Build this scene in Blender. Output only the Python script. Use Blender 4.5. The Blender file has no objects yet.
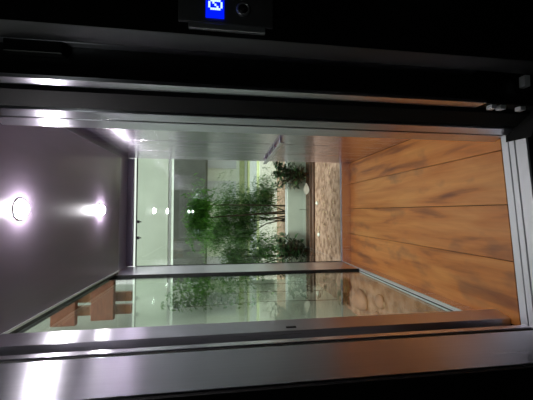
import bpy, math, random
from mathutils import Vector, Matrix
random.seed(7)
sc = bpy.context.scene
col = sc.collection

# ------------------------------------------------------------------ materials
def mat(name):
    m = bpy.data.materials.new(name); m.use_nodes = True
    nt = m.node_tree; nt.nodes.clear()
    out = nt.nodes.new('ShaderNodeOutputMaterial')
    return m, nt, out
def pbr(name, base, rough=.5, metal=0, noise=0, scale=8, stretch=(1,1,1), bump=0, coat=0, spec=.5, dark=None, detail=6):
    m, nt, out = mat(name); N = nt.nodes; L = nt.links
    p = N.new('ShaderNodeBsdfPrincipled'); L.new(p.outputs[0], out.inputs[0])
    p.inputs['Base Color'].default_value = (*base, 1); p.inputs['Roughness'].default_value = rough
    p.inputs['Metallic'].default_value = metal; p.inputs['Coat Weight'].default_value = coat
    p.inputs['Specular IOR Level'].default_value = spec
    if noise or bump:
        tc = N.new('ShaderNodeTexCoord'); mp = N.new('ShaderNodeMapping'); mp.inputs['Scale'].default_value = stretch
        L.new(tc.outputs['Object'], mp.inputs[0])
        nz = N.new('ShaderNodeTexNoise'); nz.inputs['Scale'].default_value = scale; nz.inputs['Detail'].default_value = detail
        L.new(mp.outputs[0], nz.inputs[0])
        if noise:
            cr = N.new('ShaderNodeValToRGB'); d = dark or tuple(c*(1-noise) for c in base)
            cr.color_ramp.elements[0].position = .35; cr.color_ramp.elements[1].position = .65
            cr.color_ramp.elements[0].color = (*d, 1); cr.color_ramp.elements[1].color = (*base, 1)
            L.new(nz.outputs['Fac'], cr.inputs[0]); L.new(cr.outputs[0], p.inputs['Base Color'])
        if bump:
            b = N.new('ShaderNodeBump'); b.inputs['Strength'].default_value = bump; b.inputs['Distance'].default_value = .01
            L.new(nz.outputs['Fac'], b.inputs['Height']); L.new(b.outputs[0], p.inputs['Normal'])
    return m
def steel(name, base, rough, aniso, tint_noise=.12):
    m, nt, out = mat(name); N = nt.nodes; L = nt.links
    p = N.new('ShaderNodeBsdfPrincipled'); L.new(p.outputs[0], out.inputs[0])
    p.inputs['Metallic'].default_value = 1; p.inputs['Anisotropic'].default_value = aniso
    tg = N.new('ShaderNodeTangent'); tg.direction_type = 'RADIAL'; tg.axis = 'Z'
    L.new(tg.outputs[0], p.inputs['Tangent'])
    tc = N.new('ShaderNodeTexCoord'); mp = N.new('ShaderNodeMapping'); mp.inputs['Scale'].default_value = (220, 220, 1.5)
    L.new(tc.outputs['Object'], mp.inputs[0])
    nz = N.new('ShaderNodeTexNoise'); nz.inputs['Scale'].default_value = 1; nz.inputs['Detail'].default_value = 3
    L.new(mp.outputs[0], nz.inputs[0])
    r = N.new('ShaderNodeMapRange'); r.inputs['To Min'].default_value = rough*.8; r.inputs['To Max'].default_value = rough*1.25
    L.new(nz.outputs['Fac'], r.inputs['Value']); L.new(r.outputs[0], p.inputs['Roughness'])
    cr = N.new('ShaderNodeValToRGB')
    cr.color_ramp.elements[0].color = (*[c*(1-tint_noise) for c in base], 1); cr.color_ramp.elements[1].color = (*base, 1)
    L.new(nz.outputs['Fac'], cr.inputs[0]); L.new(cr.outputs[0], p.inputs['Base Color'])
    return m
def glass(name, tint=(.93, .97, .94)):
    m, nt, out = mat(name); N = nt.nodes; L = nt.links
    t = N.new('ShaderNodeBsdfTransparent'); t.inputs[0].default_value = (*tint, 1)
    g = N.new('ShaderNodeBsdfGlossy'); g.inputs['Roughness'].default_value = .015
    g.inputs['Color'].default_value = (.95, 1, .97, 1)
    f = N.new('ShaderNodeFresnel')
    ge = N.new('ShaderNodeNewGeometry'); ir = N.new('ShaderNodeMapRange')    # same index seen from either side of a thin pane
    ir.inputs['To Min'].default_value = 1.5; ir.inputs['To Max'].default_value = 1/1.5
    L.new(ge.outputs['Backfacing'], ir.inputs['Value']); L.new(ir.outputs[0], f.inputs['IOR'])
    x = N.new('ShaderNodeMixShader')
    L.new(f.outputs[0], x.inputs[0]); L.new(t.outputs[0], x.inputs[1]); L.new(g.outputs[0], x.inputs[2]); L.new(x.outputs[0], out.inputs[0])
    return m
def emit(name, c, s):
    m, nt, out = mat(name); e = nt.nodes.new('ShaderNodeEmission')
    e.inputs[0].default_value = (*c, 1); e.inputs[1].default_value = s
    nt.links.new(e.outputs[0], out.inputs[0]); return m
def leafmat(name, c1, c2, rough=.45, trans=.35):
    m, nt, out = mat(name); N = nt.nodes; L = nt.links
    p = N.new('ShaderNodeBsdfPrincipled'); p.inputs['Roughness'].default_value = rough
    ge = N.new('ShaderNodeNewGeometry'); cr = N.new('ShaderNodeValToRGB')
    cr.color_ramp.elements[0].color = (*c1, 1); cr.color_ramp.elements[1].color = (*c2, 1)
    L.new(ge.outputs['Random Per Island'], cr.inputs[0]); L.new(cr.outputs[0], p.inputs['Base Color'])
    tr = N.new('ShaderNodeBsdfTranslucent'); L.new(cr.outputs[0], tr.inputs[0])
    x = N.new('ShaderNodeMixShader'); x.inputs[0].default_value = trans
    L.new(p.outputs[0], x.inputs[1]); L.new(tr.outputs[0], x.inputs[2]); L.new(x.outputs[0], out.inputs[0])
    return m
def woodfloor():
    m, nt, out = mat('floor_wood'); N = nt.nodes; L = nt.links
    p = N.new('ShaderNodeBsdfPrincipled'); L.new(p.outputs[0], out.inputs[0])
    p.inputs['Roughness'].default_value = .42; p.inputs['Coat Weight'].default_value = .1; p.inputs['Coat Roughness'].default_value = .3
    tc = N.new('ShaderNodeTexCoord'); ge = N.new('ShaderNodeNewGeometry')
    off = N.new('ShaderNodeVectorMath'); off.operation = 'SCALE'; off.inputs[0].default_value = (7, 13, 3)
    L.new(ge.outputs['Random Per Island'], off.inputs['Scale'])
    ad = N.new('ShaderNodeVectorMath'); L.new(tc.outputs['Object'], ad.inputs[0]); L.new(off.outputs[0], ad.inputs[1])
    mp = N.new('ShaderNodeMapping'); mp.inputs['Scale'].default_value = (6, .8, 1); L.new(ad.outputs[0], mp.inputs[0])
    n1 = N.new('ShaderNodeTexNoise'); n1.inputs['Scale'].default_value = 2.2; n1.inputs['Detail'].default_value = 8
    n1.inputs['Distortion'].default_value = .5; n1.inputs['Roughness'].default_value = .45; L.new(mp.outputs[0], n1.inputs[0])
    cr = N.new('ShaderNodeValToRGB'); e = cr.color_ramp.elements
    e[0].position = .30; e[0].color = (.25, .065, .014, 1); e[1].position = .66; e[1].color = (.80, .34, .08, 1)
    a = e.new(.45); a.color = (.66, .22, .035, 1)
    L.new(n1.outputs['Fac'], cr.inputs[0])
    mp2 = N.new('ShaderNodeMapping'); mp2.inputs['Scale'].default_value = (90, 3, 1); L.new(ad.outputs[0], mp2.inputs[0])
    n2 = N.new('ShaderNodeTexNoise'); n2.inputs['Scale'].default_value = 1; n2.inputs['Detail'].default_value = 4; L.new(mp2.outputs[0], n2.inputs[0])
    mx = N.new('ShaderNodeMixRGB'); mx.blend_type = 'MULTIPLY'; mx.inputs[0].default_value = .25
    L.new(cr.outputs[0], mx.inputs[1]); L.new(n2.outputs['Fac'], mx.inputs[2])
    # brown stains across the boards
    mp3 = N.new('ShaderNodeMapping'); mp3.inputs['Scale'].default_value = (5, 2.6, 1); L.new(ad.outputs[0], mp3.inputs[0])
    n3 = N.new('ShaderNodeTexNoise'); n3.inputs['Scale'].default_value = 1.3; n3.inputs['Detail'].default_value = 3; L.new(mp3.outputs[0], n3.inputs[0])
    c3 = N.new('ShaderNodeValToRGB'); c3.color_ramp.elements[0].position = .56; c3.color_ramp.elements[1].position = .72
    L.new(n3.outputs['Fac'], c3.inputs[0])
    m3 = N.new('ShaderNodeMixRGB'); m3.inputs[2].default_value = (.2, .085, .04, 1)
    sc_ = N.new('ShaderNodeMath'); sc_.operation = 'MULTIPLY'; sc_.inputs[1].default_value = .65
    L.new(c3.outputs[0], sc_.inputs[0]); L.new(sc_.outputs[0], m3.inputs[0]); L.new(mx.outputs[0], m3.inputs[1])
    L.new(m3.outputs[0], p.inputs['Base Color'])
    b = N.new('ShaderNodeBump'); b.inputs['Strength'].default_value = .12; b.inputs['Distance'].default_value = .002
    L.new(n2.outputs['Fac'], b.inputs['Height']); L.new(b.outputs[0], p.inputs['Normal'])
    return m

STEEL = steel('brushed_steel', (.86, .84, .93), .30, .93)
MIRROR = steel('satin_mirror_steel', (.86, .80, .92), .25, .95, .06)
DSTEEL = steel('dark_steel', (.16, .15, .16), .28, .4)
BLACK = pbr('black_enamel', (.006, .006, .006), .35)
RUBBER = pbr('black_rubber', (.01, .01, .011), .6)
MATT = pbr('black_paint', (.004, .004, .004), .8, spec=.2)
CEIL = pbr('grey_violet_laminate', (.17, .135, .185), .36, noise=.12, scale=3, stretch=(3, .5, 1), coat=.15)
LILAC = pbr('satin_lilac_grey', (.34, .31, .40), .3, metal=.6)
ALU = pbr('aluminium', (.72, .73, .76), .3, metal=.75)
ALUW = pbr('pale_aluminium', (.78, .79, .82), .4, metal=.2)
GLASS = glass('clear_glass')
WALLG = pbr('pale_green_paint', (.53, .60, .52), .6, noise=.10, scale=3)
WALLW = pbr('white_paint', (.88, .90, .87), .7, noise=.05, scale=4)
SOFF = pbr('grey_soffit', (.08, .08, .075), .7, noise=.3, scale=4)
SAND = pbr('sandy_gravel', (.45, .30, .23), .9, noise=.6, scale=14, bump=.6, dark=(.19, .11, .075))
SOIL = pbr('dark_soil', (.07, .045, .03), .95, noise=.6, scale=18, bump=.8)
EDGE = pbr('brown_edging', (.13, .075, .055), .6, noise=.5, scale=6, stretch=(1, 8, 8))
TIMB = pbr('red_brown_timber', (.36, .13, .07), .55, noise=.35, scale=5, stretch=(2, 6, 12))
TIMB2 = pbr('orange_timber', (.55, .27, .13), .55, noise=.3, scale=5, stretch=(6, 6, 1))
STONE = pbr('pinkish_stone', (.50, .30, .22), .8, noise=.3, scale=5, bump=.3)
BARK = pbr('bark', (.10, .07, .045), .9, noise=.4, scale=20, bump=.5)
PLATE = steel('dim_plate', (.34, .34, .35), .5, .3)
FERN = leafmat('fine_green_leaf', (.03, .10, .02), (.14, .30, .06))
FERNB = leafmat('bright_green_leaf', (.06, .22, .02), (.18, .42, .06))
BROAD = leafmat('dark_glossy_leaf', (.008, .03, .008), (.03, .085, .025), .3, .15)
VARI = leafmat('variegated_leaf', (.45, .52, .35), (.75, .80, .62))
LIME = pbr('yellow_green_grass', (.62, .66, .38), .8, noise=.15, scale=20)
LAV = pbr('lavender_white_render', (.70, .70, .82), .7)
PALEAF = pbr('bleached_leaf', (.72, .74, .68), .6)
DRY = leafmat('dry_leaf', (.18, .09, .04), (.62, .46, .32), .7, .1)
LAMP = emit('lamp_white', (1, .96, 1), 420)
BLUE = emit('display_blue', (.0, .01, 1), 1.0)
GLYPH = emit('display_glyph', (.55, .8, 1), 1.3)

# ------------------------------------------------------------------ mesh helpers
class MB:
    def __init__(s): s.v = []; s.f = []; s.sm = []
    def add(s, v, f, smooth=False):
        n = len(s.v); s.v += [tuple(p) for p in v]; s.f += [tuple(i+n for i in q) for q in f]; s.sm += [smooth]*len(f); return s
    def box(s, x0, x1, y0, y1, z0, z1):
        v = [(x, y, z) for z in (z0, z1) for y in (y0, y1) for x in (x0, x1)]
        return s.add(v, [(0,2,3,1),(4,5,7,6),(0,1,5,4),(2,6,7,3),(0,4,6,2),(1,3,7,5)])
    def prism(s, pts, z0, z1):
        n = len(pts)
        a = sum(pts[i][0]*pts[(i+1)%n][1]-pts[(i+1)%n][0]*pts[i][1] for i in range(n))
        if a < 0: pts = pts[::-1]
        v = [(x, y, z0) for x, y in pts]+[(x, y, z1) for x, y in pts]
        f = [tuple(range(n))[::-1], tuple(range(n, 2*n))]+[(i, (i+1)%n, (i+1)%n+n, i+n) for i in range(n)]
        return s.add(v, f)
    def tube(s, pts, r, n=8, closed_ends=True):
        pts = [Vector(p) for p in pts]; rs = r if isinstance(r, (list, tuple)) else [r]*len(pts)
        v = []; f = []
        for i, p in enumerate(pts):
            d = (pts[min(i+1, len(pts)-1)]-pts[max(i-1, 0)]).normalized()
            u = d.cross(Vector((0,0,1)) if abs(d.z) < .9 else Vector((1,0,0))).normalized(); w = d.cross(u)
            for k in range(n):
                a = 2*math.pi*k/n; v.append(p+(u*math.cos(a)+w*math.sin(a))*rs[i])
        for i in range(len(pts)-1):
            for k in range(n): f.append((i*n+k, i*n+(k+1)%n, (i+1)*n+(k+1)%n, (i+1)*n+k))
        f.append(tuple(range(n))[::-1]); f.append(tuple(range((len(pts)-1)*n, len(pts)*n)))
        return s.add(v, f, True)
    def lathe(s, prof, c, axis='z', n=28):
        v = []; f = []
        for r, h in prof:
            for k in range(n):
                a = 2*math.pi*k/n; x, y = r*math.cos(a), r*math.sin(a)
                v.append((c[0]+x, c[1]+y, c[2]+h) if axis == 'z' else (c[0]+x, c[1]-h, c[2]+y))
        for i in range(len(prof)-1):
            for k in range(n): f.append((i*n+k, i*n+(k+1)%n, (i+1)*n+(k+1)%n, (i+1)*n+k))
        f.append(tuple(range(n))[::-1]); f.append(tuple(range((len(prof)-1)*n, len(prof)*n)))
        return s.add(v, f, True)
    def leaf(s, base, d, up, L, W, bend=.2, segs=3):
        d = Vector(d).normalized(); side = d.cross(Vector(up))
        if side.length < 1e-3: side = d.cross(Vector((1, .2, .1)))
        side.normalize(); nrm = side.cross(d).normalized(); b = Vector(base); v = [b]; f = []
        for i in range(1, segs+1):
            t = i/(segs+1); c = b+d*L*t-nrm*(bend*L*t*t); w = W*.5*math.sin(math.pi*(t**.8))
            v += [c+side*w, c-side*w]
        v.append(b+d*L-nrm*bend*L)
        f.append((0, 1, 2))
        for i in range(segs-1): a = 1+2*i; f.append((a, a+2, a+3, a+1))
        f.append((2*segs-1, 2*segs+1, 2*segs))
        return s.add(v, f)
    def build(s, name, m, parent=None, loc=(0,0,0), rz=0, bevel=0, tagd=None):
        me = bpy.data.meshes.new(name); me.from_pydata(s.v, [], s.f); me.update()
        for p, q in zip(me.polygons, s.sm): p.use_smooth = q
        me.materials.append(m)
        o = bpy.data.objects.new(name, me); col.objects.link(o); o.location = loc; o.rotation_euler = (0, 0, rz)
        if parent: o.parent = parent
        if bevel:
            b = o.modifiers.new('bevel', 'BEVEL'); b.width = bevel; b.segments = 2; b.limit_method = 'ANGLE'; b.angle_limit = .6
        return o
def struct(o): o['kind'] = 'structure'; return o
def tag(o, label, cat, group=None, kind=None):
    o['label'] = label; o['category'] = cat
    if group: o['group'] = group
    if kind: o['kind'] = kind
    return o
def empty(name, loc=(0,0,0), rz=0):
    o = bpy.data.objects.new(name, None); o.empty_display_size = .1; col.objects.link(o); o.location = loc; o.rotation_euler = (0,0,rz); return o
def copy_tree(o, parent=None):
    c = o.copy(); col.objects.link(c)
    if parent: c.parent = parent
    for ch in list(o.children): copy_tree(ch, c)
    return c

# dimensions (metres): cab floor z=0
XL, XR, YB, YF = -.475, .475, 2.77, 1.12
ZG0, ZG1 = .095, 1.965          # glass bottom / top
# ------------------------------------------------------------------ cab shell
b = MB(); seams = [-.475, -.21, .03, .27, .475]
for a, c in zip(seams, seams[1:]):
    b.prism([(a+.0015, YF+.08*a+.012), (c-.0015, YF+.08*c+.012), (c-.0015, YB-.002), (a+.0015, YB-.002)], -.03, 0)
struct(b.build('floor', woodfloor(), bevel=.0012))
b = MB(); b.box(XL-.05, .66, 1.125, YB+.05, -.07, -.031); struct(b.build('floor_base', MATT))
# skirting: satin steel kick plates
b = MB(); b.box(XL+.001, XR-.001, YB-.02, YB, 0.001, ZG0-.004); struct(b.build('baseboard_back', MIRROR, bevel=.001))
b = MB(); b.box(XL-.02, XL+.006, YF+.09, YB-.021, 0.001, ZG0-.012); struct(b.build('baseboard_left', MIRROR, bevel=.001))
# pale aluminium double channel that carries the left pane
t = struct(MB().box(XL-.022, XL+.0, YF+.09, 2.38, ZG0-.011, ZG0+.001).build('trim_1', ALUW))
MB().box(XL+.0005, XL+.010, YF+.09, 2.38, ZG0-.010, ZG0-.002).build('channel_lip', ALU, t)
MB().box(XL-.012, XL-.006, YF+.09, 2.38, ZG0+.002, ZG0+.004).build('seal', RUBBER, t)
# right wall: satin steel panels with open vertical joints
b = MB()
for a, c in ((YF-.0, 1.66), (1.664, 2.056), (2.063, 2.406), (2.413, YB-.001)): b.box(XR, XR+.02, a+.03*(a < 1.2), c, .001, 2.05)
w = struct(b.build('wall_right', MIRROR, bevel=.003))
MB().box(XR+.0205, XR+.03, YF, YB+.05, -.05, 2.05).build('joint_backing', ALU, w)
# left wall: steel corner panel, glass pane
struct(MB().box(XL-.03, XL, 2.39, YB-.001, ZG0-.011, 2.05).build('wall_left', STEEL, bevel=.0016))
struct(MB().box(XL-.029, XL+.004, 2.376, 2.389, ZG0, 2.05).build('trim_2', RUBBER))
g = struct(MB().box(XL-.017, XL-.009, 1.20, 2.375, ZG0+.005, 2.05).build('window_1', GLASS))
# back glass
g = struct(MB().box(XL+.002, XR-.002, YB+.002, YB+.010, ZG0, ZG1+.0295).build('window_2', GLASS))
MB().box(XL+.002, XR-.002, YB-.006, YB+.001, ZG0-.003, ZG0+.004).build('bottom_seal', ALU, g)
MB().box(XL+.002, XR-.002, YB-.008, YB+.001, ZG1-.002, ZG1+.006).build('top_seal', RUBBER, g)
for x in (-.085, -.225):
    c = MB().box(x-.012, x+.012, YB-.022, YB+.001, ZG1-.022, ZG1-.003).build('glass_clamp', RUBBER, g, bevel=.002)
    MB().tube([(x, YB-.014, ZG1-.04), (x, YB-.014, ZG1-.0225)], .005, 10).build('clamp_screw', DSTEEL, c)
struct(MB().box(XL+.002, XR-.002, YB-.004, YB+.02, ZG1+.0305, 2.050).build('trim_12', LILAC, bevel=.001))
struct(MB().box(XL+.001, XL+.007, YB-.012, YB-.0085, ZG0, ZG1).build('trim_3', RUBBER))
# ceiling: suspended dark panel below a lilac-grey ceiling
struct(MB().box(XL-.04, XR+.04, YF-.02, YB+.05, 2.051, 2.08).build('ceiling', LILAC))
p = struct(MB().box(XL+.04, XR-.06, YF+.02, 2.40, 1.992, 2.012).build('ceiling_panel', CEIL))
MB().box(XL+.030, XL+.0395, YF+.02, 2.40, 1.985, 2.014).build('edge_trim', ALU, p)
MB().box(XL+.012, XL+.0295, YF+.02, 2.40, 1.990, 2.050).build('edge_seal', RUBBER, p)
MB().box(XR-.0595, XR-.055, YF+.02, 2.40, 1.992, 2.020).build('edge_trim', LILAC, p)
# two round downlights
def downlight(y):
    r = empty('downlight', (.012, y, 1.992))
    MB().lathe([(.044, 0), (.044, -.002), (.041, -.004), (.034, -.004), (.033, -.001)], (0,0,0)).build('bezel', WALLW, r)
    MB().lathe([(.030, -.004)]+[(.030*math.cos(a), -.006-.020*math.sin(a)) for a in (0,.3,.6,.9,1.2,1.45)], (0,0,0)).build('diffuser', LAMP, r)
    return r
tag(downlight(1.29), 'round glowing downlight nearest the lift entrance in the dark ceiling', 'ceiling light', 'downlights in the lift ceiling')
tag(downlight(2.05), 'round glowing downlight nearest the rear glass in the dark ceiling', 'ceiling light', 'downlights in the lift ceiling')
# handrail on the right wall
h = empty('handrail', (XR, 1.86, .84))
MB().box(-.036, -.029, 0, .86, -.016, .016).build('rail', STEEL, h, bevel=.003)
for y in (.06, .30, .54, .78):
    MB().box(-.0285, -.001, y-.012, y+.012, -.010, .010).build('bracket', STEEL, h, bevel=.002)
tag(h, 'flat polished steel handrail fixed along the right steel wall of the lift', 'handrail')

# ------------------------------------------------------------------ front: sill, jambs, landing
sl = empty('door_sill', (0, 1.02, 0), .08)
MB().box(-.52, .385, 0, .108, -.03, -.010).build('sill_plate', DSTEEL, sl)
for a, c in ((.078, .107), (.051, .073), (.0, .045)): MB().box(-.52, .385, a, c, -.0095, .001).build('tread_ridge', ALUW, sl, bevel=.001)
tag(sl, 'grooved pale aluminium sill at the lift doorway, in front of the wooden floor', 'door sill')
z0, z1 = -.05, 2.3
struct(MB().prism([(.299, 1.127), (.296, 1.02), (.3895, .99), (.70, .99), (.70, 1.127)], .0012, .0035).box(.30, .5, 1.022, 1.12, -.05, .001).build('floor_threshold_cover', MATT))
# left side
struct(MB().prism([(-.433, 1.205), (-.450, 1.135), (-.52, 1.135), (-.52, 1.205)], .001, 2.05).build('door_1_cab_jamb', STEEL, bevel=.0015))
struct(MB().prism([(-.474, 1.115), (-.469, 1.075), (-.53, 1.075), (-.53, 1.115)], .002, z1).build('trim_4', MATT))
struct(MB().prism([(-.4535, 1.072), (-.4535, 1.045), (-.53, 1.045), (-.53, 1.072)], .002, z1).build('trim_5', STEEL, bevel=.001))
struct(MB().prism([(-.458, 1.043), (-.447, .985), (-.53, .985), (-.53, 1.043)], .002, z1).build('trim_6', MATT))
struct(MB().prism([(-.434, .975), (-.478, .842), (-.56, .842), (-.53, .975)], z0, z1).build('door_1_landing_jamb', STEEL, bevel=.0015))
struct(MB().box(-1.5, -.482, .826, .8412, z0, 2.6).build('wall_front_left', MATT))
# small dark catch on the left cab jamb
k = MB().box(-.4475, -.4435, 1.150, 1.172, .925, .965).build('door_switch', RUBBER, bevel=.001)
tag(k, 'small black rectangular door switch set into the left steel jamb', 'switch')
# right side
struct(MB().prism([(.313, 1.185), (.329, 1.14), (.48, 1.14), (.48, 1.185)], .001, 2.05).build('door_1_cab_return', STEEL, bevel=.0015))
struct(MB().prism([(.337, 1.139), (.330, 1.128), (.48, 1.128), (.48, 1.139)], .002, 2.05).build('trim_7', MATT))
d = struct(MB().prism([(.3275, 1.120), (.344, 1.090), (.70, 1.090), (.70, 1.120)], .004, 2.2).build('door_1', STEEL, bevel=.0015))
MB().prism([(.352, 1.085), (.385, 1.022), (.70, 1.022), (.70, 1.085)], .004, 2.2).build('door_edge', MATT, d)
struct(MB().prism([(.400, 1.021), (.400, .968), (.412, .968), (.412, 1.021)], .246, z1).build('trim_8', STEEL, bevel=.001))
struct(MB().prism([(.4125, .968), (.506, .977), (.60, .977), (.60, .988), (.4125, .988)], .004, z1).build('trim_9', BLACK))
struct(MB().prism([(.507, .976), (.507, .952), (.60, .952), (.60, .976)], .30, z1).build('trim_10', STEEL))
struct(MB().prism([(.509, .951), (.532, .9025), (.60, .9025), (.60, .951)], .004, z1).build('door_1_landing_return', PLATE, bevel=.0015))
struct(MB().box(.533, 1.5, .9005, .9015, z0, 2.6).build('wall_front_right', BLACK))
struct(MB().box(-.57, .60, .84, 1.12, 2.3, 2.6).build('wall_front_header', MATT))
# black catch box at the top of the landing frame
k = MB().box(.468, .5065, .945, .972, 1.68, 1.84).build('lock_cover', BLACK, bevel=.003)
tag(k, 'matt black lock cover high on the right door frame', 'lock cover')
# pale blocks standing in for sill reflections, low on the right frame
struct(MB().prism([(.400, 1.021), (.400, .968), (.412, .968), (.412, 1.021)], .002, .245).build('trim_13', MATT))
def block(x, y, z, lab, sx=.016):
    o = MB().box(-sx/2, sx/2, -.012, .012, -.0115, .0115).build('sill_reflection_block', ALUW, loc=(x, y, z), bevel=.002)
    tag(o, lab, 'reflection block', 'reflection blocks on the right door frame')
block(.3915, .985, .212, 'small pale square standing in for a sill reflection low on right door frame, highest of three in its line')
block(.3915, .985, .172, 'small pale square standing in for a sill reflection low on right door frame, middle of three in its line')
block(.3915, .985, .088, 'small pale square standing in for a sill reflection low on right door frame, lowest of three in its line')
block(.480, .9500, .105, 'taller pale block standing in for a sill reflection low on right door frame, set apart from the row of three', .042)
# landing panel with display and key switch
pn = empty('landing_call_panel', (.63, .8995, 1.18))
MB().box(-.066, .11, -.010, -.0005, -.125, .16).build('face_plate', PLATE, pn, bevel=.003)
MB().box(-.086, -.0665, -.014, -.0005, -.10, .13).build('edge_strip', ALU, pn, bevel=.003)
ds = MB().box(-.050, .075, -.0125, -.0102, .025, .080).build('display', BLUE, pn)
G = ['01110', '10001', '10011', '10101', '11001', '10001', '01110']
gb = MB(); ox, oz, px, pz = -.026, .072, .0064, .0060
for r, row in enumerate(G):
    for c, ch in enumerate(row):
        if ch == '1': gb.box(ox+c*px, ox+c*px+px*.93, -.0135, -.0126, oz-r*pz-pz*.93, oz-r*pz)
for r, row in enumerate(['00100', '01110', '10101', '00100']):
    for c, ch in enumerate(row):
        if ch == '1': gb.box(ox+(c+6)*px, ox+(c+7)*px-.0005, -.0135, -.0126, oz-(r+1)*pz-pz*.93, oz-(r+1)*pz)
gb.build('digit', GLYPH, ds)
ks = MB().lathe([(.021, .0102), (.021, .014), (.018, .017), (.0145, .017), (.0145, .013)], (-.016, 0, -.032), 'y').build('key_ring', ALU, pn)
kc = MB().lathe([(.0144, .0105), (.0144, .0155), (.012, .018)], (-.016, 0, -.032), 'y').build('key_barrel', DSTEEL, ks)
MB().box(-.0175, -.0145, -.0186, -.0181, -.038, -.026).build('key_slot', RUBBER, ks)
tag(pn, 'dark metal landing panel with blue display reading 0 and key switch', 'call panel')
# landing room around the viewer
struct(MB().box(-1.5, 1.5, -1.6, 1.124, -.12, -.051).build('floor_landing', MATT))
struct(MB().box(-1.5, 1.5, -1.6, 1.12, 2.601, 2.65).build('ceiling_landing', MATT))
struct(MB().box(-1.55, -1.501, -1.6, .838, -.05, 2.6).build('wall_landing_left', MATT))
struct(MB().box(1.501, 1.55, -1.6, .90, -.05, 2.6).build('wall_landing_right', MATT))
struct(MB().box(-1.5, 1.5, -1.65, -1.601, -.05, 2.6).build('wall_landing_rear', MATT))
struct(MB().box(.705, .75, .905, 2.9, -.05, 2.6).build('wall_shaft_right', MATT))

# ------------------------------------------------------------------ garden
ZS = -.05
YW = 4.35
struct(MB().box(-3.2, 3.2, 1.0+.1, 9.2, -.30, ZS-.03).build('ground', SAND) if False else MB().box(-3.2, 3.2, YB+.06, 10, -.30, ZS).build('ground', SAND))
struct(MB().box(-3.2, XL-.06, 1.13, YB+.059, -.30, ZS).build('ground_side', SAND))
# back garden wall with wide opening
WZ0, WZ1 = .28, 1.99
b = MB(); b.box(-1.05, 2.6, YW, YW+.12, ZS, WZ0); b.box(-1.05, 2.6, YW, YW+.12, WZ1, 2.42); b.box(1.35, 2.6, YW, YW+.12, WZ0, WZ1)
struct(b.build('wall_back', WALLG))
fr = struct(MB().box(-1.05, 1.35, YW+.02, YW+.06, WZ0+.001, WZ0+.028).box(-1.05, 1.35, YW+.02, YW+.06, WZ1-.035, WZ1-.001).build('window_3', ALUW))
MB().box(-1.05, 1.35, YW+.036, YW+.044, WZ0+.029, WZ1-.036).build('pane', GLASS, fr)
# garden wall on the left
struct(MB().box(-1.15, -.98, 1.13, YW-.001, ZS, 3.0).build('wall_garden_left', WALLG))
struct(MB().box(1.25, 1.35, 2.92, YW-.001, ZS, 3.0).build('wall_garden_right', WALLG))
# timber braces over the left garden wall
def tim(name, a, m, par): return MB().box(*a).build(name, m, par, bevel=.004)
tf = empty('timber_frame', (-.97, 2.72, 2.1))
tim('rail', (.025, .46, 0, .05, .33, .52), TIMB, tf); tim('rail', (.06, .46, 0, .05, .03, .21), TIMB, tf)
tim('brace', (.09, .17, .051, .09, -.10, .80), TIMB2, tf); tim('brace', (.20, .28, .051, .09, -.10, .80), TIMB2, tf)
tag(tf, 'red-brown timber frame of thick boards outside the left glass, above head height', 'timber frame')
# planting bed behind brown edging
tag(MB().box(-.978, 1.248, 4.16, YW-.002, ZS, ZS+.055).build('planting_bed', SOIL), 'strip of dark soil at the foot of the pale garden wall', 'soil', kind='stuff')
eg = empty('garden_edging', (0, 4.1, ZS))
MB().box(-.978, 1.248, 0, .022, .0, .07).build('board', EDGE, eg, bevel=.004); MB().tube([(-.975, -.02, .022), (1.245, -.02, .022)], .018, 10).build('pipe', EDGE, eg)
tag(eg, 'brown edging board and pipe along the front of the planting bed', 'edging')

def rnd(a, b): return random.uniform(a, b)
def rdir(zmin=-.4, zmax=.8):
    a = rnd(0, 2*math.pi); z = rnd(zmin, zmax); r = math.sqrt(max(0, 1-z*z)); return Vector((r*math.cos(a), r*math.sin(a), z))
def broad_plant(name, loc, n, R, H, lab, group, L=(.06, .11), lean=(0,0)):
    root = empty(name, loc); s = MB(); f = MB()
    for i in range(n):
        a = rnd(0, 2*math.pi); q = R*math.sqrt(rnd(.05, 1)); z = H*rnd(.3, 1)
        tip = Vector((q*math.cos(a)+lean[0]*z, q*math.sin(a)*.6+lean[1]*z, z))
        s.tube([(0, 0, 0), (tip.x*.3, tip.y*.3, z*.55), tuple(tip)], [.005, .004, .0025], 5)
        for k in range(5):
            dd = rdir(-.3, .7); base = tip-Vector((tip.x*.12*k, tip.y*.12*k, .028*k))
            f.leaf(base, dd, (0, 0, 1), rnd(*L), rnd(.035, .06), .25)
    f.build('foliage', BROAD, root); s.build('stem', BARK, root)
    return tag(root, lab, 'plant', group)
broad_plant('leafy_plant', (.55, 4.19, ZS+.058), 75, .24, .56, 'dark broad-leaved plant in the right corner of the bed, behind the rear glass', 'dark plants in the bed')
broad_plant('leafy_plant', (-.54, 4.19, ZS+.058), 75, .24, .50, 'dark broad-leaved plant at the left of the bed, beside the corner post', 'dark plants in the bed')
broad_plant('leafy_plant', (-.78, 3.32, ZS), 40, .18, .60, 'green leafy plant against the left garden wall, seen through the left glass', 'dark plants in the bed')
broad_plant('creeping_plant', (-.82, 2.95, ZS), 40, .15, .10, 'low creeping green plant on the sand by the left garden wall', 'dark plants in the bed', (.03, .05))
# small twig by the wall
tw = MB(); tw.tube([(0, 0, 0), (.02, 0, .07), (.01, 0, .13)], .003, 5)
for z in (.05, .09, .12): tw.leaf((.015, 0, z), (-.6, -.2, .5), (0, 0, 1), .04, .015)
tag(tw.build('seedling', BROAD, loc=(.02, 4.25, ZS+.05)), 'tiny seedling in the middle of the soil strip', 'plant')
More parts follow.
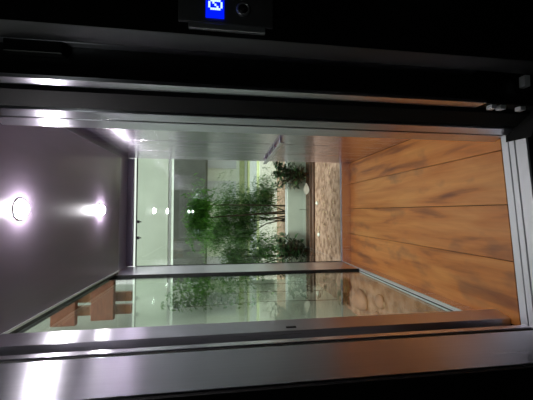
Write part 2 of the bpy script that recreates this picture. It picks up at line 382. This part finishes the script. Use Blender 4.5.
# pale oval leaf propped on the bed
pl = MB().leaf((0, 0, 0), (1, 0, .02), (0, -.5, 1), .17, .085, .05, 7).build('oval_leaf', PALEAF, loc=(.24, 4.08, ZS+.12))
pl.rotation_euler = (1.2, 0, 0)
tag(pl, 'single pale white oval leaf leaning on the edging under the dark right plant', 'leaf')
MB().tube([(0, 0, 0), (-.06, 0, .05)], .004, 6).build('stalk', BARK, pl)
# fallen leaves, each its own
lv = MB().leaf((0, 0, .004), (1, 0, .1), (0, 0, 1), .055, .024, .15).build('fallen_leaf', DRY)
def put(o, x, y, z, rz, s): o.location = (x, y, z); o.rotation_euler = (rnd(-.5, .5), rnd(-.3, .3), rz); o.scale = (s,)*3
first = True
for i in range(110):
    o = lv if first else lv.copy()
    if not first: col.objects.link(o)
    first = False
    if i < 85: put(o, rnd(-.46, .62), 2.92+1.1*math.sqrt(rnd(0, 1)), ZS+.008, rnd(0, 6.28), rnd(.5, 1.2))
    else: put(o, rnd(-.93, -.56), rnd(1.9, 3.6), ZS+.008, rnd(0, 6.28), rnd(.5, 1.1))
    tag(o, 'small dry curled leaf fallen on the sandy ground outside the lift glass', 'leaf', 'dry leaves on the sand')
def rock(loc, s, lab, m=STONE):
    v = []; f = []; nu, nv = 16, 10
    ph = [rnd(0, 6) for _ in range(4)]
    for j in range(nv+1):
        for i in range(nu):
            a = 2*math.pi*i/nu; t = math.pi*j/nv; x, y, z = math.sin(t)*math.cos(a), math.sin(t)*math.sin(a), math.cos(t)
            k = 1+.10*math.sin(3*x+ph[0])+.08*math.sin(4*y+ph[1])+.07*math.sin(5*z+ph[2])
            v.append((x*k*s[0], y*k*s[1], z*k*s[2]))
    for j in range(nv):
        for i in range(nu): f.append((j*nu+i, (j+1)*nu+i, (j+1)*nu+(i+1)%nu, j*nu+(i+1)%nu))
    return tag(MB().add(v, f, True).build('stone', m, loc=loc), lab, 'stone')
rock((-.80, 2.62, ZS+.025), (.10, .09, .06), 'largest rounded pinkish stone on the sand outside the left glass')
rock((-.72, 2.30, ZS+.012), (.05, .06, .035), 'medium pinkish stone lying nearer the entrance than the largest one')
rock((-.86, 2.36, ZS+.012), (.045, .05, .03), 'small pinkish stone closest to the left garden wall')
rock((.12, 3.95, ZS+.008), (.03, .03, .02), 'small whitish pebble on the sand near the edging', PALEAF)
rock((-.30, 3.88, ZS+.008), (.028, .028, .02), 'whitish pebble on the sand in front of the dark left plant', PALEAF)

# beyond the opening: fine-leaved shrubs, terrace and a white house
def fine_tree(name, loc, blobs, n, m, lab, group, L=(.05, .10), W=.012, stems=5):
    root = empty(name, loc); f = MB(); s = MB()
    for i in range(n):
        c, r = random.choice(blobs)
        p = Vector(c)+Vector((random.gauss(0, .45)*r[0], random.gauss(0, .45)*r[1], random.gauss(0, .45)*r[2]))
        d0 = rdir(-.7, .35)
        for k in range(6):
            q = p+d0*(.028*k); d = (d0+rdir(-1, 1)*.9); f.leaf(q, d, (0, 0, 1), rnd(*L), W*rnd(.8, 1.4), .25, 1)
    for i in range(stems):
        c, r = blobs[i % len(blobs)]; b0 = (rnd(-.1, .1), rnd(-.1, .1), 0)
        s.tube([b0, (c[0]*.35+b0[0], c[1]*.4, c[2]*.5), tuple(Vector(c)+Vector((rnd(-.1, .1), 0, 0)))], [.016, .012, .006], 6)
    f.build('foliage', m, root); s.build('stem', BARK, root)
    return tag(root, lab, 'shrub', group)
fine_tree('feathery_shrub', (-.1, 5.6, ZS), [((.05, 0, 1.25), (.55, .3, .30)), ((.15, 0, .85), (.45, .3, .30)), ((-.3, .1, 1.45), (.4, .3, .3)), ((.35, 0, .55), (.40, .25, .25)), ((-.3, 0, .95), (.35, .3, .3))],
          3600, FERN, 'large feathery green shrub filling the middle of the garden opening', 'feathery shrubs beyond the wall')
fine_tree('feathery_shrub', (-.72, 4.86, ZS), [((0, 0, 1.15), (.22, .08, .2)), ((.1, 0, .65), (.25, .08, .25)), ((-.1, 0, .9), (.3, .08, .3))],
          1100, FERN, 'smaller dark feathery shrub left of the largest one, behind the corner post', 'feathery shrubs beyond the wall')
fine_tree('hanging_fern', (.02, 4.95, 1.0), [((-.10, 0, 1.78), (.36, .15, .10)), ((.05, 0, 1.62), (.34, .15, .12)), ((-.2, 0, 1.68), (.25, .15, .12))],
          700, FERNB, 'bright green leafy clump high up just behind the garden opening', 'feathery shrubs beyond the wall', (.06, .10), .018, 3).location = (.02, 4.95, ZS)
cp = MB(); cs = MB()
for i in range(620):
    x, y, z = rnd(-.92, -.84), rnd(2.9, 4.25), min(1.8, 1.40+random.gauss(0, .22))
    for k in range(4): cp.leaf((x, y, z), rdir(-.9, .3), (0, 0, 1), rnd(.03, .055), .022, .3, 2)
for y in (3.2, 3.6, 4.0): cs.tube([(-.965, y, ZS), (-.965, y+.05, .8), (-.965, y-.03, 1.6)], .004, 6)
root = empty('climbing_plant', (0, 0, 0)); cp.build('foliage', FERN, root); cs.build('stem', BARK, root)
tag(root, 'dull green climbing plant on the left garden wall', 'plant')
# variegated grass clump
vb = MB()
for i in range(46):
    x = rnd(-.55, .0); a = rnd(-.5, .5)
    vb.leaf((x, rnd(-.04, .04), 0), (a, rnd(-.2, .2), 1), (0, 1, 0), rnd(.12, .26), .022, .35)
tag(vb.build('striped_grass', VARI, loc=(-.35, 4.75, .20)), 'pale striped grass clumps in a row behind the garden wall', 'plant')
struct(MB().box(-1.3, 1.6, 4.62, 4.9, ZS, .20).build('trim_11', SOIL))
# terrace steps and house
tr = empty('terrace_steps', (0, 7.2, ZS))
MB().box(-2.6, 2.6, 0, .5, 0, .42).build('lower_riser', WALLW, tr); MB().box(-2.6, 2.6, .5, 1.0, 0, .62).build('middle_riser', LAV, tr)
MB().box(-2.6, 2.6, .505, .995, .621, .66).build('grass_strip', LIME, tr)
MB().box(-2.6, 2.6, .06, .45, .421, .45).build('grass_strip', LIME, tr)
tag(tr, 'low white terrace steps with grass strips beyond the shrubs', 'terrace')
hs = empty('house', (0, 8.3, ZS))
MB().box(-2.8, 2.8, 0, .15, 0, 2.7).build('facade', WALLW, hs)
for x in (-1.5, .55, 1.5):
    f = MB().box(x-.30, x+.30, -.03, -.001, .95, 1.75).build('window_frame', LAV, hs)
    MB().box(x-.25, x-.02, -.035, -.031, 1.0, 1.7).box(x+.02, x+.25, -.035, -.031, 1.0, 1.7).build('window_pane', LAV, f)
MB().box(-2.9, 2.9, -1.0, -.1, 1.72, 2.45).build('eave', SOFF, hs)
MB().box(-2.8, 2.8, -.001-.02, -.002, .72, .86).build('lime_band', LIME, hs)
tag(hs, 'white rendered house with a deep grey eave behind the garden', 'house')
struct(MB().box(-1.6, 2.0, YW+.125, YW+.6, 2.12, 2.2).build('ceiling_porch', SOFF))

# ------------------------------------------------------------------ light
w = bpy.data.worlds.new('World'); sc.world = w; w.use_nodes = True
bg = w.node_tree.nodes['Background']; bg.inputs[0].default_value = (.98, 1, .97, 1); bg.inputs[1].default_value = 1.1
s = bpy.data.lights.new('sun', 'SUN'); s.energy = 4; s.angle = .5; s.color = (1, .99, .93)
so = bpy.data.objects.new('sun', s); col.objects.link(so); so.rotation_euler = (math.radians(17), math.radians(3), 0)

lp = empty('panel_fill_lamp', (-.3, -.9, 2.6))  # added fill light, out of view, lifting the dark call panel
MB().lathe([(.09, 0), (.09, -.02), (.07, -.03)], (0,0,0)).build('housing', ALU, lp)
MB().lathe([(.065, -.031), (.06, -.04), (.03, -.045)], (0,0,0)).build('diffuser', emit('fill_lamp_glow', (.9, 1, .95), 60), lp)
tag(lp, 'unseen lamp added behind the viewer to light the landing panel', 'ceiling light')
# ------------------------------------------------------------------ camera: the phone was held sideways
cam = bpy.data.cameras.new('camera'); co = bpy.data.objects.new('camera', cam); col.objects.link(co)
cam.sensor_width = 36; cam.lens = 300/533*36; cam.clip_start = .02
M = Matrix(((-.000902829, .999205531, -.03984333), (-.136921013, -.039591618, -.989790453), (-.990581557, .004561778, .136847978)))
co.matrix_world = Matrix.Translation((0, 0, 1.2)) @ M.to_4x4()
sc.camera = co
sc.view_settings.view_transform = 'Standard'; sc.view_settings.look = 'None'; sc.view_settings.gamma = 1
sc.view_settings.exposure = .2
